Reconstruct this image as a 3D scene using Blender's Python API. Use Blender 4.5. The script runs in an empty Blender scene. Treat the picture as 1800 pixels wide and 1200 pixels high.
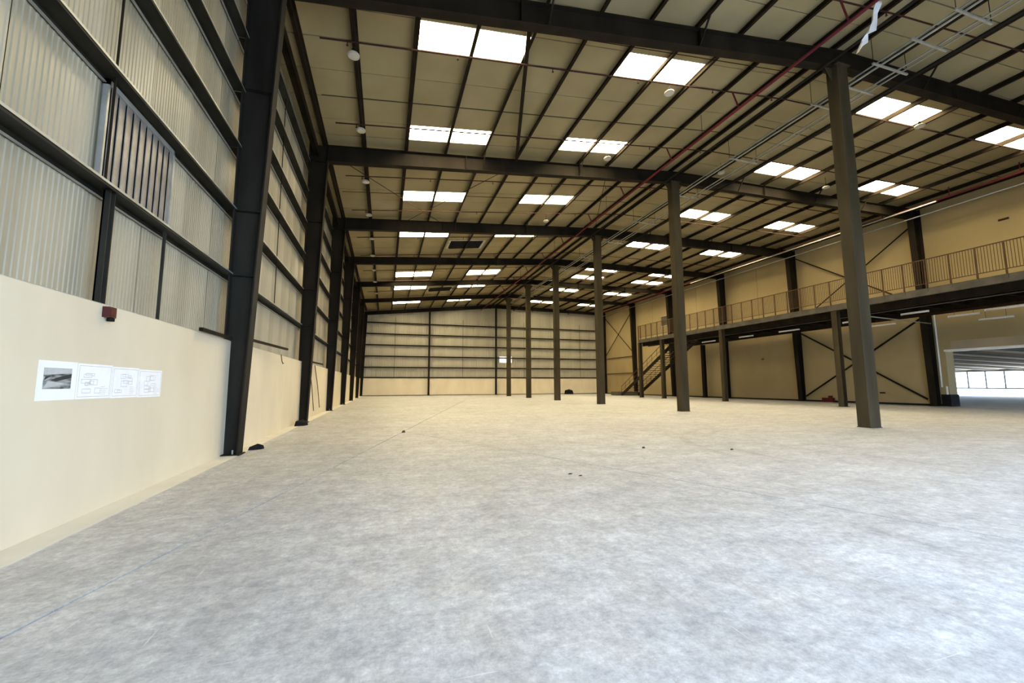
import bpy, math, random
from mathutils import Vector, Matrix
random.seed(7)
sc = bpy.context.scene
col = sc.collection

# ------------------------------------------------------------------ camera
F_PX, YAW, PIT, ROLL, CAM_H = 722.96, 0.2986, 0.1052, -0.0035, 1.2
cy, sy, cp, sp = math.cos(YAW), math.sin(YAW), math.cos(PIT), math.sin(PIT)
fwd = Vector((sy*cp, cy*cp, sp)); rgt = Vector((cy, -sy, 0)); upv = rgt.cross(fwd)
r2 = math.cos(ROLL)*rgt + math.sin(ROLL)*upv
u2 = -math.sin(ROLL)*rgt + math.cos(ROLL)*upv
cam_d = bpy.data.cameras.new('camera'); cam = bpy.data.objects.new('camera', cam_d); col.objects.link(cam)
cam_d.sensor_fit = 'HORIZONTAL'; cam_d.sensor_width = 36.0; cam_d.lens = F_PX/1800*36
cam_d.clip_start = 0.05; cam_d.clip_end = 600
M = Matrix((r2, u2, -fwd)).transposed().to_4x4(); M.translation = (0, 0, CAM_H)
cam.matrix_world = M
sc.camera = cam

# ------------------------------------------------------------------ world, light, exposure
SKY_STRENGTH = 14.0
SKYLIGHT_STRENGTH = 35.0
w = bpy.data.worlds.new('sky'); sc.world = w; w.use_nodes = True
bg = w.node_tree.nodes['Background']; bg.inputs[0].default_value = (0.55, 0.73, 1.0, 1); bg.inputs[1].default_value = SKY_STRENGTH
sc.view_settings.view_transform = 'Standard'; sc.view_settings.look = 'None'
sc.view_settings.gamma = 1.0; sc.view_settings.use_curve_mapping = False
sc.view_settings.exposure = 0.0
def portal(loc, rot, sx, sy_):
    d = bpy.data.lights.new('doorway_portal', 'AREA'); d.shape = 'RECTANGLE'; d.size = sx; d.size_y = sy_
    d.cycles.is_portal = True
    o = bpy.data.objects.new('doorway_portal', d); col.objects.link(o); o.location = loc; o.rotation_euler = rot
DOOR = (0.0, 15.0, 5.2)       # the open goods door in the front wall behind the photographer: x0, x1, height
portal(((DOOR[0]+DOOR[1])/2, -2.95, DOOR[2]/2), (math.pi/2, 0, 0), DOOR[1]-DOOR[0], DOOR[2])

# ------------------------------------------------------------------ materials
def mat(name, c1, c2=None, scale=3.0, rough=0.6, metal=0.0, bump=0.0, bscale=None, detail=6.0, spec=0.5, stretch=None):
    m = bpy.data.materials.new(name); m.use_nodes = True; nt = m.node_tree; b = nt.nodes['Principled BSDF']
    b.inputs['Roughness'].default_value = rough; b.inputs['Metallic'].default_value = metal
    b.inputs['Specular IOR Level'].default_value = spec
    if c2 is None: c2 = tuple(min(1, v*1.18) for v in c1)
    tc = nt.nodes.new('ShaderNodeTexCoord'); n = nt.nodes.new('ShaderNodeTexNoise')
    n.inputs['Scale'].default_value = scale; n.inputs['Detail'].default_value = detail
    src = tc.outputs['Object']
    if stretch:
        mp = nt.nodes.new('ShaderNodeMapping'); mp.inputs['Scale'].default_value = stretch
        nt.links.new(src, mp.inputs['Vector']); src = mp.outputs['Vector']
    nt.links.new(src, n.inputs['Vector'])
    r = nt.nodes.new('ShaderNodeValToRGB'); r.color_ramp.elements[0].position = .3; r.color_ramp.elements[1].position = .7
    r.color_ramp.elements[0].color = (*c1, 1); r.color_ramp.elements[1].color = (*c2, 1)
    nt.links.new(n.outputs['Fac'], r.inputs['Fac']); nt.links.new(r.outputs['Color'], b.inputs['Base Color'])
    if bump:
        n2 = nt.nodes.new('ShaderNodeTexNoise'); n2.inputs['Scale'].default_value = bscale or scale*6; n2.inputs['Detail'].default_value = 8
        nt.links.new(src, n2.inputs['Vector'])
        bp = nt.nodes.new('ShaderNodeBump'); bp.inputs['Strength'].default_value = bump; bp.inputs['Distance'].default_value = .01
        nt.links.new(n2.outputs['Fac'], bp.inputs['Height']); nt.links.new(bp.outputs['Normal'], b.inputs['Normal'])
    return m
def emit(name, c, s):
    m = bpy.data.materials.new(name); m.use_nodes = True; nt = m.node_tree; nt.nodes.clear()
    o = nt.nodes.new('ShaderNodeOutputMaterial'); e = nt.nodes.new('ShaderNodeEmission')
    e.inputs[0].default_value = (*c, 1); e.inputs[1].default_value = s; nt.links.new(e.outputs[0], o.inputs[0]); return m

STEEL = mat('dark_steel_paint', (.008, .0056, .0028), (.019, .0135, .0072), 1.6, .75, spec=.15, stretch=(1, 1, .35))
STEELC = mat('column_steel_paint', (.034, .025, .012), (.062, .047, .025), 1.2, .75, spec=.15, stretch=(2, 2, .3))
STEELB = mat('door_lit_column_steel', (.010, .0085, .0058), (.027, .024, .018), 1.1, .75, spec=.15, stretch=(2, 2, .35))  # dark steel for the nearest column, doorway's cool light put into its colour
PURL = mat('purlin_steel', (.010, .0062, .0028), (.022, .0145, .007), 2.0, .8, spec=.12)
GIRT = mat('girt_steel', (.013, .012, .008), (.032, .029, .021), 2.0, .7, spec=.2)
GALV = mat('galvanised_steel', (.34, .34, .31), (.50, .50, .46), 4.0, .4, metal=.5)
SHEET = mat('wall_sheet_paint', (.25, .215, .145), (.42, .37, .265), .8, .34, stretch=(1, 2.2, .25))
BSHEET = mat('back_wall_sheet_paint', (.34, .315, .24), (.42, .39, .31), .6, .5, stretch=(2, 1, .3))
ROOF = mat('roof_insulation', (.255, .21, .112), (.335, .275, .155), .5, .85, spec=.1)
OUTER = mat('outer_roof_sheet', (.10, .09, .07), None, 1, .8)
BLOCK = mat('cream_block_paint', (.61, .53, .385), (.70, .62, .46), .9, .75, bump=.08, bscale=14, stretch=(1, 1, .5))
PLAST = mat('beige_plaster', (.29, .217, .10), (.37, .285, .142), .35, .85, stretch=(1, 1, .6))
PIPE = mat('red_sprinkler_paint', (.075, .008, .010), (.115, .013, .014), 3, .7, spec=.2)
BRANCH = mat('brown_red_pipe_paint', (.030, .011, .008), (.05, .018, .013), 3, .8, spec=.15)
WHITE = mat('white_enamel', (.72, .71, .66), (.80, .79, .75), 5, .35)
LAMPC = mat('lamp_casing', (.36, .33, .26), (.44, .41, .33), 5, .4)
GREYD = mat('deck_edge_paint', (.07, .06, .045), (.12, .105, .08), 2, .8, spec=.2)
RAIL = mat('rail_paint', (.075, .042, .020), (.11, .065, .032), 3, .8, spec=.2)
BLACK = mat('black_rubber', (.006, .006, .006), (.014, .013, .012), 6, .8, spec=.1)
LOUV = mat('louvre_blade', (.20, .18, .17), (.34, .31, .29), 5, .35, metal=.3)
CONC = mat('pale_concrete', (.66, .62, .53), (.74, .70, .61), 2, .85)
PAPER = mat('white_paper', (.80, .80, .79), (.86, .86, .86), 9, .8)
INK = mat('grey_ink', (.38, .39, .42), (.55, .55, .58), 20, .9)
YARD = mat('yard_concrete', (.62, .61, .58), (.70, .69, .66), .3, .9)
YWALL = mat('yard_wall_paint', (.80, .80, .80), None, .2, .9)
CANO = mat('canopy_sheet', (.80, .66, .46), (.86, .72, .52), .3, .7)
CANR = mat('canopy_rib', (.16, .11, .065), None, .3, .85, spec=.1)
FILM = mat('white_plastic_film', (.93, .94, .95), (.97, .97, .98), 6, .5)
PANE = emit('skylight_glow', (1.0, .84, .52), SKYLIGHT_STRENGTH)
WPANE = emit('window_daylight', (.95, .97, 1.0), 1.3)

def floor_mat():
    m = bpy.data.materials.new('worn_concrete_floor'); m.use_nodes = True; nt = m.node_tree; b = nt.nodes['Principled BSDF']
    N = nt.nodes.new; Lk = nt.links.new
    tc = N('ShaderNodeTexCoord')
    def noise(s, d, st=None, rough=.6):
        n = N('ShaderNodeTexNoise'); n.inputs['Scale'].default_value = s; n.inputs['Detail'].default_value = d; n.inputs['Roughness'].default_value = rough
        if st:
            mp = N('ShaderNodeMapping'); mp.inputs['Scale'].default_value = st[:3]; mp.inputs['Rotation'].default_value = (0, 0, st[3])
            Lk(tc.outputs['Object'], mp.inputs['Vector']); Lk(mp.outputs['Vector'], n.inputs['Vector'])
        else: Lk(tc.outputs['Object'], n.inputs['Vector'])
        return n
    def ramp(src, p0, c0, p1, c1):
        r = N('ShaderNodeValToRGB'); r.color_ramp.elements[0].position = p0; r.color_ramp.elements[1].position = p1
        r.color_ramp.elements[0].color = (*c0, 1); r.color_ramp.elements[1].color = (*c1, 1); Lk(src, r.inputs['Fac']); return r
    def mix(kind, fac, a, bb):
        x = N('ShaderNodeMix'); x.data_type = 'RGBA'; x.blend_type = kind; x.inputs[0].default_value = fac
        Lk(a, x.inputs[6]); Lk(bb, x.inputs[7]); return x.outputs[2]
    base = ramp(noise(.35, 5).outputs['Fac'], .3, (.545, .535, .515), .7, (.665, .66, .645))
    fine = ramp(noise(16, 10, None, .75).outputs['Fac'], .35, (.66, .66, .68), .65, (1.18, 1.18, 1.17))
    c = mix('MULTIPLY', .85, base.outputs['Color'], fine.outputs['Color'])
    swirl = ramp(noise(1.5, 9, (.8, 1.7, 1, .7), .72).outputs['Fac'], .38, (.78, .78, .78), .6, (1.06, 1.06, 1.06))
    c = mix('MULTIPLY', .7, c, swirl.outputs['Color'])
    streak = ramp(noise(1.1, 9, (2.6, .6, 1, .25), .72).outputs['Fac'], .34, (.80, .78, .76), .52, (1.0, 1.0, 1.0))
    c = mix('MULTIPLY', .6, c, streak.outputs['Color'])
    spots = ramp(noise(4.5, 3).outputs['Fac'], .66, (0, 0, 0), .72, (1, 1, 1))
    pale = N('ShaderNodeMix'); pale.data_type = 'RGBA'; pale.blend_type = 'MIX'
    k = N('ShaderNodeMath'); k.operation = 'MULTIPLY'; k.inputs[1].default_value = .45
    Lk(spots.outputs['Color'], k.inputs[0]); Lk(k.outputs[0], pale.inputs[0]); Lk(c, pale.inputs[6]); pale.inputs[7].default_value = (.76, .76, .74, 1)
    c = pale.outputs[2]
    mott = ramp(noise(5.5, 7, None, .7).outputs['Fac'], .38, (.80, .80, .83), .60, (1.07, 1.07, 1.06))
    c = mix('MULTIPLY', .8, c, mott.outputs['Color'])
    grit = ramp(noise(48, 6, None, .8).outputs['Fac'], .36, (.72, .72, .75), .60, (1.08, 1.08, 1.08))
    c = mix('MULTIPLY', .6, c, grit.outputs['Color'])
    for st_, lo in (((1.2, 30, 1, .9), .70), ((26, 1.0, 1, -.35), .70), ((1.0, 22, 1, -.5), .71)):
        sc_ = ramp(noise(1.6, 3, st_).outputs['Fac'], lo, (0, 0, 0), lo+.03, (.5, .5, .5))
        mm = N('ShaderNodeMix'); mm.data_type = 'RGBA'; Lk(sc_.outputs['Color'], mm.inputs[0]); Lk(c, mm.inputs[6]); mm.inputs[7].default_value = (.74, .74, .74, 1); c = mm.outputs[2]
    # tyre arcs: thin rings round a turning centre, broken up by noise
    mp = N('ShaderNodeMapping'); mp.inputs['Location'].default_value = (-10.2, -5.2, 0); Lk(tc.outputs['Object'], mp.inputs['Vector'])
    ln = N('ShaderNodeVectorMath'); ln.operation = 'LENGTH'; Lk(mp.outputs['Vector'], ln.inputs[0])
    def ring(r0, wd):
        s = N('ShaderNodeMath'); s.operation = 'SUBTRACT'; s.inputs[1].default_value = r0; Lk(ln.outputs['Value'], s.inputs[0])
        a = N('ShaderNodeMath'); a.operation = 'ABSOLUTE'; Lk(s.outputs[0], a.inputs[0])
        l = N('ShaderNodeMath'); l.operation = 'LESS_THAN'; l.inputs[1].default_value = wd; Lk(a.outputs[0], l.inputs[0]); return l.outputs[0]
    ad = N('ShaderNodeMath'); ad.operation = 'ADD'; Lk(ring(4.6, .09), ad.inputs[0]); Lk(ring(4.05, .07), ad.inputs[1])
    brk = N('ShaderNodeMath'); brk.operation = 'MULTIPLY'; Lk(ad.outputs[0], brk.inputs[0])
    br = ramp(noise(.9, 4).outputs['Fac'], .42, (0, 0, 0), .62, (.42, .42, .42)); Lk(br.outputs['Color'], brk.inputs[1])
    ty = N('ShaderNodeMix'); ty.data_type = 'RGBA'; Lk(brk.outputs[0], ty.inputs[0]); Lk(c, ty.inputs[6]); ty.inputs[7].default_value = (.30, .28, .25, 1)
    Lk(ty.outputs[2], b.inputs['Base Color'])
    rr = ramp(noise(3, 6).outputs['Fac'], .3, (.42, .42, .42), .7, (.72, .72, .72)); Lk(rr.outputs['Color'], b.inputs['Roughness'])
    bp = N('ShaderNodeBump'); bp.inputs['Strength'].default_value = .12; bp.inputs['Distance'].default_value = .01
    Lk(noise(30, 8).outputs['Fac'], bp.inputs['Height']); Lk(bp.outputs['Normal'], b.inputs['Normal'])
    return m
FLOOR = floor_mat()

def print_mat():
    m = bpy.data.materials.new('printed_photo'); m.use_nodes = True; nt = m.node_tree; b = nt.nodes['Principled BSDF']
    tc = nt.nodes.new('ShaderNodeTexCoord'); mp = nt.nodes.new('ShaderNodeMapping'); mp.inputs['Rotation'].default_value = (.45, 0, 0); mp.inputs['Scale'].default_value = (1, 5, 20)
    n = nt.nodes.new('ShaderNodeTexNoise'); n.inputs['Scale'].default_value = 1.3; n.inputs['Detail'].default_value = 5
    r = nt.nodes.new('ShaderNodeValToRGB'); r.color_ramp.elements[0].position = .38; r.color_ramp.elements[1].position = .6
    r.color_ramp.elements[0].color = (.02, .022, .022, 1); r.color_ramp.elements[1].color = (.36, .38, .36, 1)
    nt.links.new(tc.outputs['Object'], mp.inputs['Vector']); nt.links.new(mp.outputs['Vector'], n.inputs['Vector'])
    nt.links.new(n.outputs['Fac'], r.inputs['Fac']); nt.links.new(r.outputs['Color'], b.inputs['Base Color']); b.inputs['Roughness'].default_value = .8
    return m
PRINT = print_mat()

# ------------------------------------------------------------------ builders
class MB:
    def __init__(s): s.v = []; s.f = []
    def quadbox(s, a):                      # eight corners: bottom ring 0-3, top ring 4-7
        n = len(s.v); s.v += [tuple(p) for p in a]
        s.f += [tuple(n+i for i in q) for q in ((3,2,1,0),(4,5,6,7),(0,1,5,4),(1,2,6,5),(2,3,7,6),(3,0,4,7))]
        return s
    def box(s, x0, x1, y0, y1, z0, z1):
        return s.quadbox([(x0,y0,z0),(x1,y0,z0),(x1,y1,z0),(x0,y1,z0),(x0,y0,z1),(x1,y0,z1),(x1,y1,z1),(x0,y1,z1)])
    def bar(s, p, q, wd, ht, up=(0,0,1)):   # straight rectangular bar from p to q
        p = Vector(p); q = Vector(q); d = (q-p).normalized(); upd = Vector(up)
        if abs(d.dot(upd)) > .98: upd = Vector((1,0,0))
        sd = d.cross(upd).normalized()*wd/2; u = sd.cross(d).normalized()*ht/2
        return s.quadbox([p-sd-u, p+sd-u, q+sd-u, q-sd-u, p-sd+u, p+sd+u, q+sd+u, q-sd+u])
    def tube(s, p, q, r, n=8, r1=None, cap=True):
        p = Vector(p); q = Vector(q); d = (q-p).normalized(); r1 = r if r1 is None else r1
        a = d.orthogonal().normalized(); b = d.cross(a); k = len(s.v)
        for c, rr in ((p, r), (q, r1)):
            for i in range(n):
                t = 2*math.pi*i/n; s.v.append(tuple(c + (a*math.cos(t)+b*math.sin(t))*rr))
        for i in range(n):
            j = (i+1) % n; s.f.append((k+i, k+j, k+n+j, k+n+i))
        if cap: s.f.append(tuple(k+i for i in reversed(range(n)))); s.f.append(tuple(k+n+i for i in range(n)))
        return s
    def lathe(s, c, prof, n=20):            # prof: list of (r, z)
        k = len(s.v)
        for r, z in prof:
            for i in range(n):
                t = 2*math.pi*i/n; s.v.append((c[0]+r*math.cos(t), c[1]+r*math.sin(t), c[2]+z))
        for a in range(len(prof)-1):
            for i in range(n):
                j = (i+1) % n; s.f.append((k+a*n+i, k+a*n+j, k+(a+1)*n+j, k+(a+1)*n+i))
        s.f.append(tuple(k+i for i in reversed(range(n)))); s.f.append(tuple(k+(len(prof)-1)*n+i for i in range(n)))
        return s
    def poly(s, pts, z0, z1):               # vertical prism over an xy polygon
        k = len(s.v); n = len(pts)
        s.v += [(x, y, z0) for x, y in pts] + [(x, y, z1) for x, y in pts]
        s.f.append(tuple(k+i for i in reversed(range(n)))); s.f.append(tuple(k+n+i for i in range(n)))
        for i in range(n): j = (i+1) % n; s.f.append((k+i, k+j, k+n+j, k+n+i))
        return s
    def mesh(s, name):
        me = bpy.data.meshes.new(name); me.from_pydata(s.v, [], s.f); me.update(); return me
    def build(s, name, m, parent=None, smooth=False, label=None):
        return link(name, s.mesh(name), m, parent, smooth, label)
def link(name, me, m, parent=None, smooth=False, label=None, loc=None):
    if not me.materials: me.materials.append(m)
    if smooth:
        for p in me.polygons: p.use_smooth = True
    o = bpy.data.objects.new(name, me); col.objects.link(o)
    if loc: o.location = loc
    if parent:
        o.parent = parent; o.matrix_parent_inverse = Matrix.Translation(parent.location).inverted()
    if label: o['label'] = label
    return o
def thing(name, label, cat, loc=(0,0,0), group=None):
    o = bpy.data.objects.new(name, None); col.objects.link(o); o.location = loc; o.empty_display_size = .2
    o['label'] = label; o['category'] = cat
    if group: o['group'] = group
    return o
def tag(o, label, cat, group=None):
    o['label'] = label; o['category'] = cat
    if group: o['group'] = group
    return o
def struct(o, label=None):
    o['kind'] = 'structure'
    if label: o['label'] = label
    return o
ORD = ['nearest', 'second', 'third', 'fourth', 'fifth', 'sixth', 'seventh']

# ------------------------------------------------------------------ measured layout (metres)
XW = -2.66                       # face of the low block wall on the left
XS = -2.92                       # left wall sheeting
XRW = 28.4                       # right wall face
YB, YF = 49.9, -3.0              # back wall, front wall
YL = [8.5, 15.1, 21.7, 28.3, 35.2, 42.2, 49.4]
YC = [8.15, 15.6, 23.0, 29.8, 36.5, 43.0, 49.5]
YR = [7.6, 14.6, 22.0, 28.6, 35.5, 42.2, 49.2]
XC = 12.85                       # ridge column line
def rb(x): return 9.07+.108*(x+2.3) if x <= 13 else 10.72-.025*(x-13)      # rafter underside
def rt(x): return 9.63+.107*(x+2.2) if x <= 13 else 11.26-.025*(x-13)      # rafter top = purlin underside
def rs(x): return rt(x)+.20                                                # roof sheet underside
def skew(x, y): return y-.065*(x-13)

# ------------------------------------------------------------------ floor
fl = struct(MB().box(XW-.4, XRW+.3, YF-.2, YB+.2, -.30, -.06).build('floor', OUTER))
def inset(pts, d):
    n = len(pts); out = []
    for i in range(n):
        p0 = Vector(pts[i-1]); p1 = Vector(pts[i]); p2 = Vector(pts[(i+1) % n])
        e1 = (p1-p0).normalized(); e2 = (p2-p1).normalized()
        n1 = Vector((-e1.y, e1.x)); n2 = Vector((-e2.y, e2.x))
        t = (n1+n2); t = t/(1+n1.dot(n2)); out.append(tuple(p1+t*d))
    return out
J = (.5, 11.3); jn = (6.95, YF); jf = (10.6, YB); jw = (-2.40, .17)
slabs = [[jw, J, jf, (-2.40, YB)], [(-2.40, YF), jn, J, jw], [jn, (XRW+.25, YF), (XRW+.25, YB), jf, J]]
for pl in slabs: MB().poly(inset(pl, .010), -.06, 0).build('floor_slab', FLOOR, fl)
MB().poly(inset([(XW-.05, YF), (-2.40, YF), (-2.40, YB), (XW-.05, YB)], .004), -.06, .004).build('floor_strip', CONC, fl, label='paler trowelled strip of concrete along the low wall')

# ------------------------------------------------------------------ ceiling
SKL = {'nearest': (9.45, 10.40), 'second': (13.75, 14.65), 'third': (18.80, 19.85), 'fourth': (24.05, 25.0), 'fifth': (33.2, 34.7), 'sixth': (38.0, 39.5), 'seventh': (45.1, 46.5)}
SKR = {'nearest': (9.38, 10.33), 'second': (13.88, 14.85), 'third': (19.20, 20.30), 'fourth': (24.85, 25.95), 'extra': (31.6, 32.5), 'fifth': (34.2, 35.3), 'sixth': (39.6, 40.7), 'seventh': (46.3, 47.3)}
SX = {'left': (.53, 2.02, 3.50), 'midleft': (6.40, 7.80, 9.22), 'midright': (16.45, 18.0, 19.55), 'right': (22.6, 24.2, 25.8)}
ceil = struct(MB().quadbox([(-3.2, YF, rs(-3.2)+.10), (13, YF, rs(13)+.10), (13, YB+.3, rs(13)+.10), (-3.2, YB+.3, rs(-3.2)+.10),
                            (-3.2, YF, rs(-3.2)+.16), (13, YF, rs(13)+.16), (13, YB+.3, rs(13)+.16), (-3.2, YB+.3, rs(-3.2)+.16)])
              .quadbox([(13, YF, rs(13)+.10), (29, YF, rs(29)+.10), (29, YB+.3, rs(29)+.10), (13, YB+.3, rs(13)+.10),
                        (13, YF, rs(13)+.16), (29, YF, rs(29)+.16), (29, YB+.3, rs(29)+.16), (13, YB+.3, rs(13)+.16)]).build('ceiling', OUTER))
def rows(sky, y0, y1):
    out = []; y = y0
    for a, b in sorted(sky.values()):
        n = max(1, round((a-y)/1.05)); out += [(y+(a-y)*i/n, y+(a-y)*(i+1)/n, False) for i in range(n)]
        out.append((a, b, True)); y = b
    n = max(1, round((y1-y)/1.05)); out += [(y+(y1-y)*i/n, y+(y1-y)*(i+1)/n, False) for i in range(n)]
    return out
def sheet(x0, x1, y0, y1, sk, drop=0):
    g = .015; f = skew if sk else (lambda x, y: y)
    b = []
    for dz in (0, .035):
        b += [(x0, f(x0, y0)+g, rs(x0)+dz-drop), (x1, f(x1, y0)+g, rs(x1)+dz-drop), (x1, f(x1, y1)-g, rs(x1)+dz-drop), (x0, f(x0, y1)-g, rs(x0)+dz-drop)]
    MB().quadbox(b).build('roof_sheet', ROOF, ceil)
for sky, xs, ends, sk in ((SKL, (SX['left'], SX['midleft']), (-3.0, 13.0), False), (SKR, (SX['midright'], SX['right']), (13.0, 28.9), True)):
    y0 = YF if not sk else YF+.2; y1 = YB+.1 if not sk else YB+.9
    for i, (a, b, lit) in enumerate(rows(sky, y0, y1)):
        dp = .006*(i % 2)
        if lit:
            e = [ends[0], xs[0][0], xs[0][2], xs[1][0], xs[1][2], ends[1]]
            for k in (0, 2, 4): sheet(e[k], e[k+1], a, b, sk, dp)
        else: sheet(ends[0], ends[1], a, b, sk, dp)
# purlins: Z sections running the length of the hall
PX = [-2.25, -.95, .53, 2.02, 3.50, 4.95, 6.38, 7.80, 9.25, 10.75, 12.05, 12.75, 13.35, 14.9, 16.42, 18.0, 19.57, 21.1, 22.58, 24.2, 25.82, 27.3, 28.25]
for x in PX:
    z = rt(x); h = .195
    MB().box(x-.006, x+.006, YF, YB, z, z+h).box(x-.07, x, YF, YB, z, z+.008).box(x-.076, x-.07, YF, YB, z, z+.02).box(x, x+.07, YF, YB, z+h-.008, z+h).build('purlin', PURL, ceil)

# skylights
def skylight(x, y0, y1, sk, label):
    f = skew if sk else (lambda x_, y_: y_)
    root = thing('skylight', label, 'skylight', (x[1], f(x[1], (y0+y1)/2), rs(x[1])), 'twin pane skylights in the roof')
    for a, b in ((x[0]+.02, x[1]-.01), (x[1]+.01, x[2]-.02)):
        p = []
        for dz in (.004, .03): p += [(a, f(a, y0)+.02, rs(a)+dz), (b, f(b, y0)+.02, rs(b)+dz), (b, f(b, y1)-.02, rs(b)+dz), (a, f(a, y1)-.02, rs(a)+dz)]
        MB().quadbox(p).build('pane', PANE, root)
    a, b = x[0], x[2]; fr = MB()
    for yy in (y0, y1): fr.bar((a, f(a, yy), rs(a)+.012), (b, f(b, yy), rs(b)+.012), .035, .05)
    for xx in (a, b): fr.bar((xx, f(xx, y0), rs(xx)+.012), (xx, f(xx, y1), rs(xx)+.012), .035, .05)
    fr.build('frame', GALV, root)
CW = {'left': 'nearest the left wall', 'midleft': 'just left of the ridge columns', 'midright': 'just right of the ridge columns', 'right': 'nearest the mezzanine wall'}
for sky, sides, sk in ((SKL, ('left', 'midleft'), False), (SKR, ('midright', 'right'), True)):
    for rn, (a, b) in sky.items():
        for sd in sides:
            if rn == 'extra': lb = 'half hidden twin skylight between fourth and fifth rows, ' + CW[sd]
            else: lb = 'glowing twin skylight in the %s row, %s' % ({'seventh': 'farthest'}.get(rn, rn), CW[sd])
            skylight(SX[sd], a, b, sk, lb)
# dark roof exhausts between the left skylights
for (x0, x1, y0, y1, lb) in ((3.75, 6.05, 25.6, 27.2, 'dark louvred roof exhaust with pale rim, nearer one of two'), (3.75, 6.05, 39.0, 40.6, 'dark louvred roof exhaust with pale rim, farther one of two')):
    r = thing('roof_exhaust', lb, 'roof vent', ((x0+x1)/2, (y0+y1)/2, rs(4.9)-.2))
    zz = lambda x: rs(x)-.02
    m = MB()
    for yy in (y0, y1): m.bar((x0, yy, zz(x0)), (x1, yy, zz(x1)), .14, .05)
    for xx in (x0, x1): m.bar((xx, y0, zz(xx)), (xx, y1, zz(xx)), .14, .05)
    m.build('rim', GALV, r)
    for k in range(6):
        yy = y0+.18+(y1-y0-.36)*k/5; MB().bar((x0+.1, yy, zz(x0)-.01), (x1-.1, yy, zz(x1)-.01), .22, .012, (0, .5, 1)).build('slat', BLACK, r)
    MB().quadbox([(x0, y0, zz(x0)), (x1, y0, zz(x1)), (x1, y1, zz(x1)), (x0, y1, zz(x0)), (x0, y0, zz(x0)+.015), (x1, y0, zz(x1)+.015), (x1, y1, zz(x1)+.015), (x0, y1, zz(x0)+.015)]).build('backing', BLACK, r)

# ------------------------------------------------------------------ left wall
wl = struct(MB().box(XW-.2, XW, YF, YB, 0, 2.0).build('wall_left', BLOCK))
def ribbed(width, z0, z1, pitch, depth, mode):
    n = round(width/pitch); pts = []
    for i in range(n):
        a = i*pitch; pts += [(a, 0), (a+pitch*.42, 0), (a+pitch*.56, depth), (a+pitch*.86, depth)]
    pts.append((width-.004, 0))
    v = []; f = []
    for t, d in pts:
        for z in (z0, z1): v.append((d, t, z) if mode == 'x' else (t, -d, z))
    for i in range(len(pts)-1): f.append((2*i, 2*i+1, 2*i+3, 2*i+2) if mode == 'x' else (2*i, 2*i+2, 2*i+3, 2*i+1))
    me = bpy.data.meshes.new('wall_panel'); me.from_pydata(v, [], f); me.update(); return me
MB().box(XS-.12, XS-.03, YF, YB+.3, 1.9, 9.9).build('outer_skin', OUTER, wl)
pm = ribbed(1.0, 1.98, 9.75, .0625, .007, 'x')
for i in range(53):
    o = link('wall_panel', pm, SHEET, wl, loc=(XS+(.007 if i % 2 else 0), YF+i*1.0, 0))
GZ = [3.22, 4.43, 5.66, 6.78, 7.90, 8.98]
bays = [(YF, YL[0])] + [(YL[i], YL[i+1]) for i in range(6)]
for a, b in bays:
    for z in GZ:
        gt = MB().box(XS+.02, -2.70, a+.01, b-.01, z-.008, z).box(XS+.02, XS+.028, a+.01, b-.01, z-.075, z).box(-2.706, -2.70, a+.01, b-.01, z-.03, z).build('girt', GIRT, wl)
        MB().box(-2.708, -2.698, a+.01, b-.01, z, z+.026).box(-2.73, -2.708, a+.01, b-.01, z+.02, z+.026).build('lit_lip', GALV, gt)  # girt edge in pale metal: the light it catches is put into the colour
        MB().box(XS+.028, XS+.055, a+.01, b-.01, z-.075, z-.067).build('lit_lip', GALV, gt)  # lower edge of the girt, its bright line of light likewise coloured in
    MB().box(XW-.12, XW-.02, a, b, 2.0, 2.012).build('wall_capping', GALV, wl)
MB().box(-2.62, -2.42, YF, YB, 9.28, 9.30).box(-2.43, -2.42, YF, YB, 9.18, 9.42).box(-2.62, -2.61, YF, YB, 9.28, 9.5).build('eave_strut', PURL, wl)
for i, (a, b) in enumerate(bays):                    # sag rods at mid bay
    m_ = 5.05 if i == 0 else (a+b)/2
    MB().tube((-2.79, m_, 3.2), (-2.79, m_, 9.2), .012, 6).build('sag_rod', STEEL, wl)
MB().box(-2.80, -2.74, 5.06, 5.075, 2.0, 3.22).box(-2.80, -2.785, 5.06, 5.12, 2.0, 3.22).box(-2.80, -2.74, 5.135, 5.15, 2.0, 3.22).build('wall_post', GIRT, wl, label='short twin angle post between block wall and lowest rail')
MB().box(-2.78, -2.75, 6.2, 6.225, 2.0, 3.2).build('wall_post', GIRT, wl, label='thin strut between block wall and lowest rail')
# loose bars resting near the top of the block wall
for p, q, lb in (((-2.60, 7.05, 2.03), (-2.60, 8.3, 2.03), 'short dark bar on top of block wall before nearest left column'), ((-2.62, 9.2, 2.12), (-2.45, 11.9, 2.14), 'dark bar jutting behind nearest left column above block wall'), ((-2.62, 15.8, 2.06), (-2.45, 18.3, 2.06), 'dark bar jutting behind second left column above block wall')):
    tag(MB().bar(p, q, .05, .05).build('steel_bar', STEEL), lb, 'steel bar')
# louvred window between the two lowest rails
wn = struct(MB().box(XS+.02, XS+.052, 5.08, 6.47, 3.30, 4.36).build('window_1', BLACK), 'louvre of upright grey blades between two wall rails')
MB().box(XS+.03, XS+.08, 5.05, 5.08, 3.25, 4.40).box(XS+.03, XS+.08, 6.45, 6.48, 3.25, 4.40).box(XS+.03, XS+.08, 5.05, 6.48, 4.34, 4.40).box(XS+.03, XS+.08, 5.05, 6.48, 3.25, 3.29).build('window_frame', GALV, wn)
for k in range(10):
    y = 5.13+k*.137
    MB().bar((XS+.065, y+.052, 3.29), (XS+.065, y+.052, 4.34), .126, .008, (.99, .12, 0)).build('slat', LOUV, wn)

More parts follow.
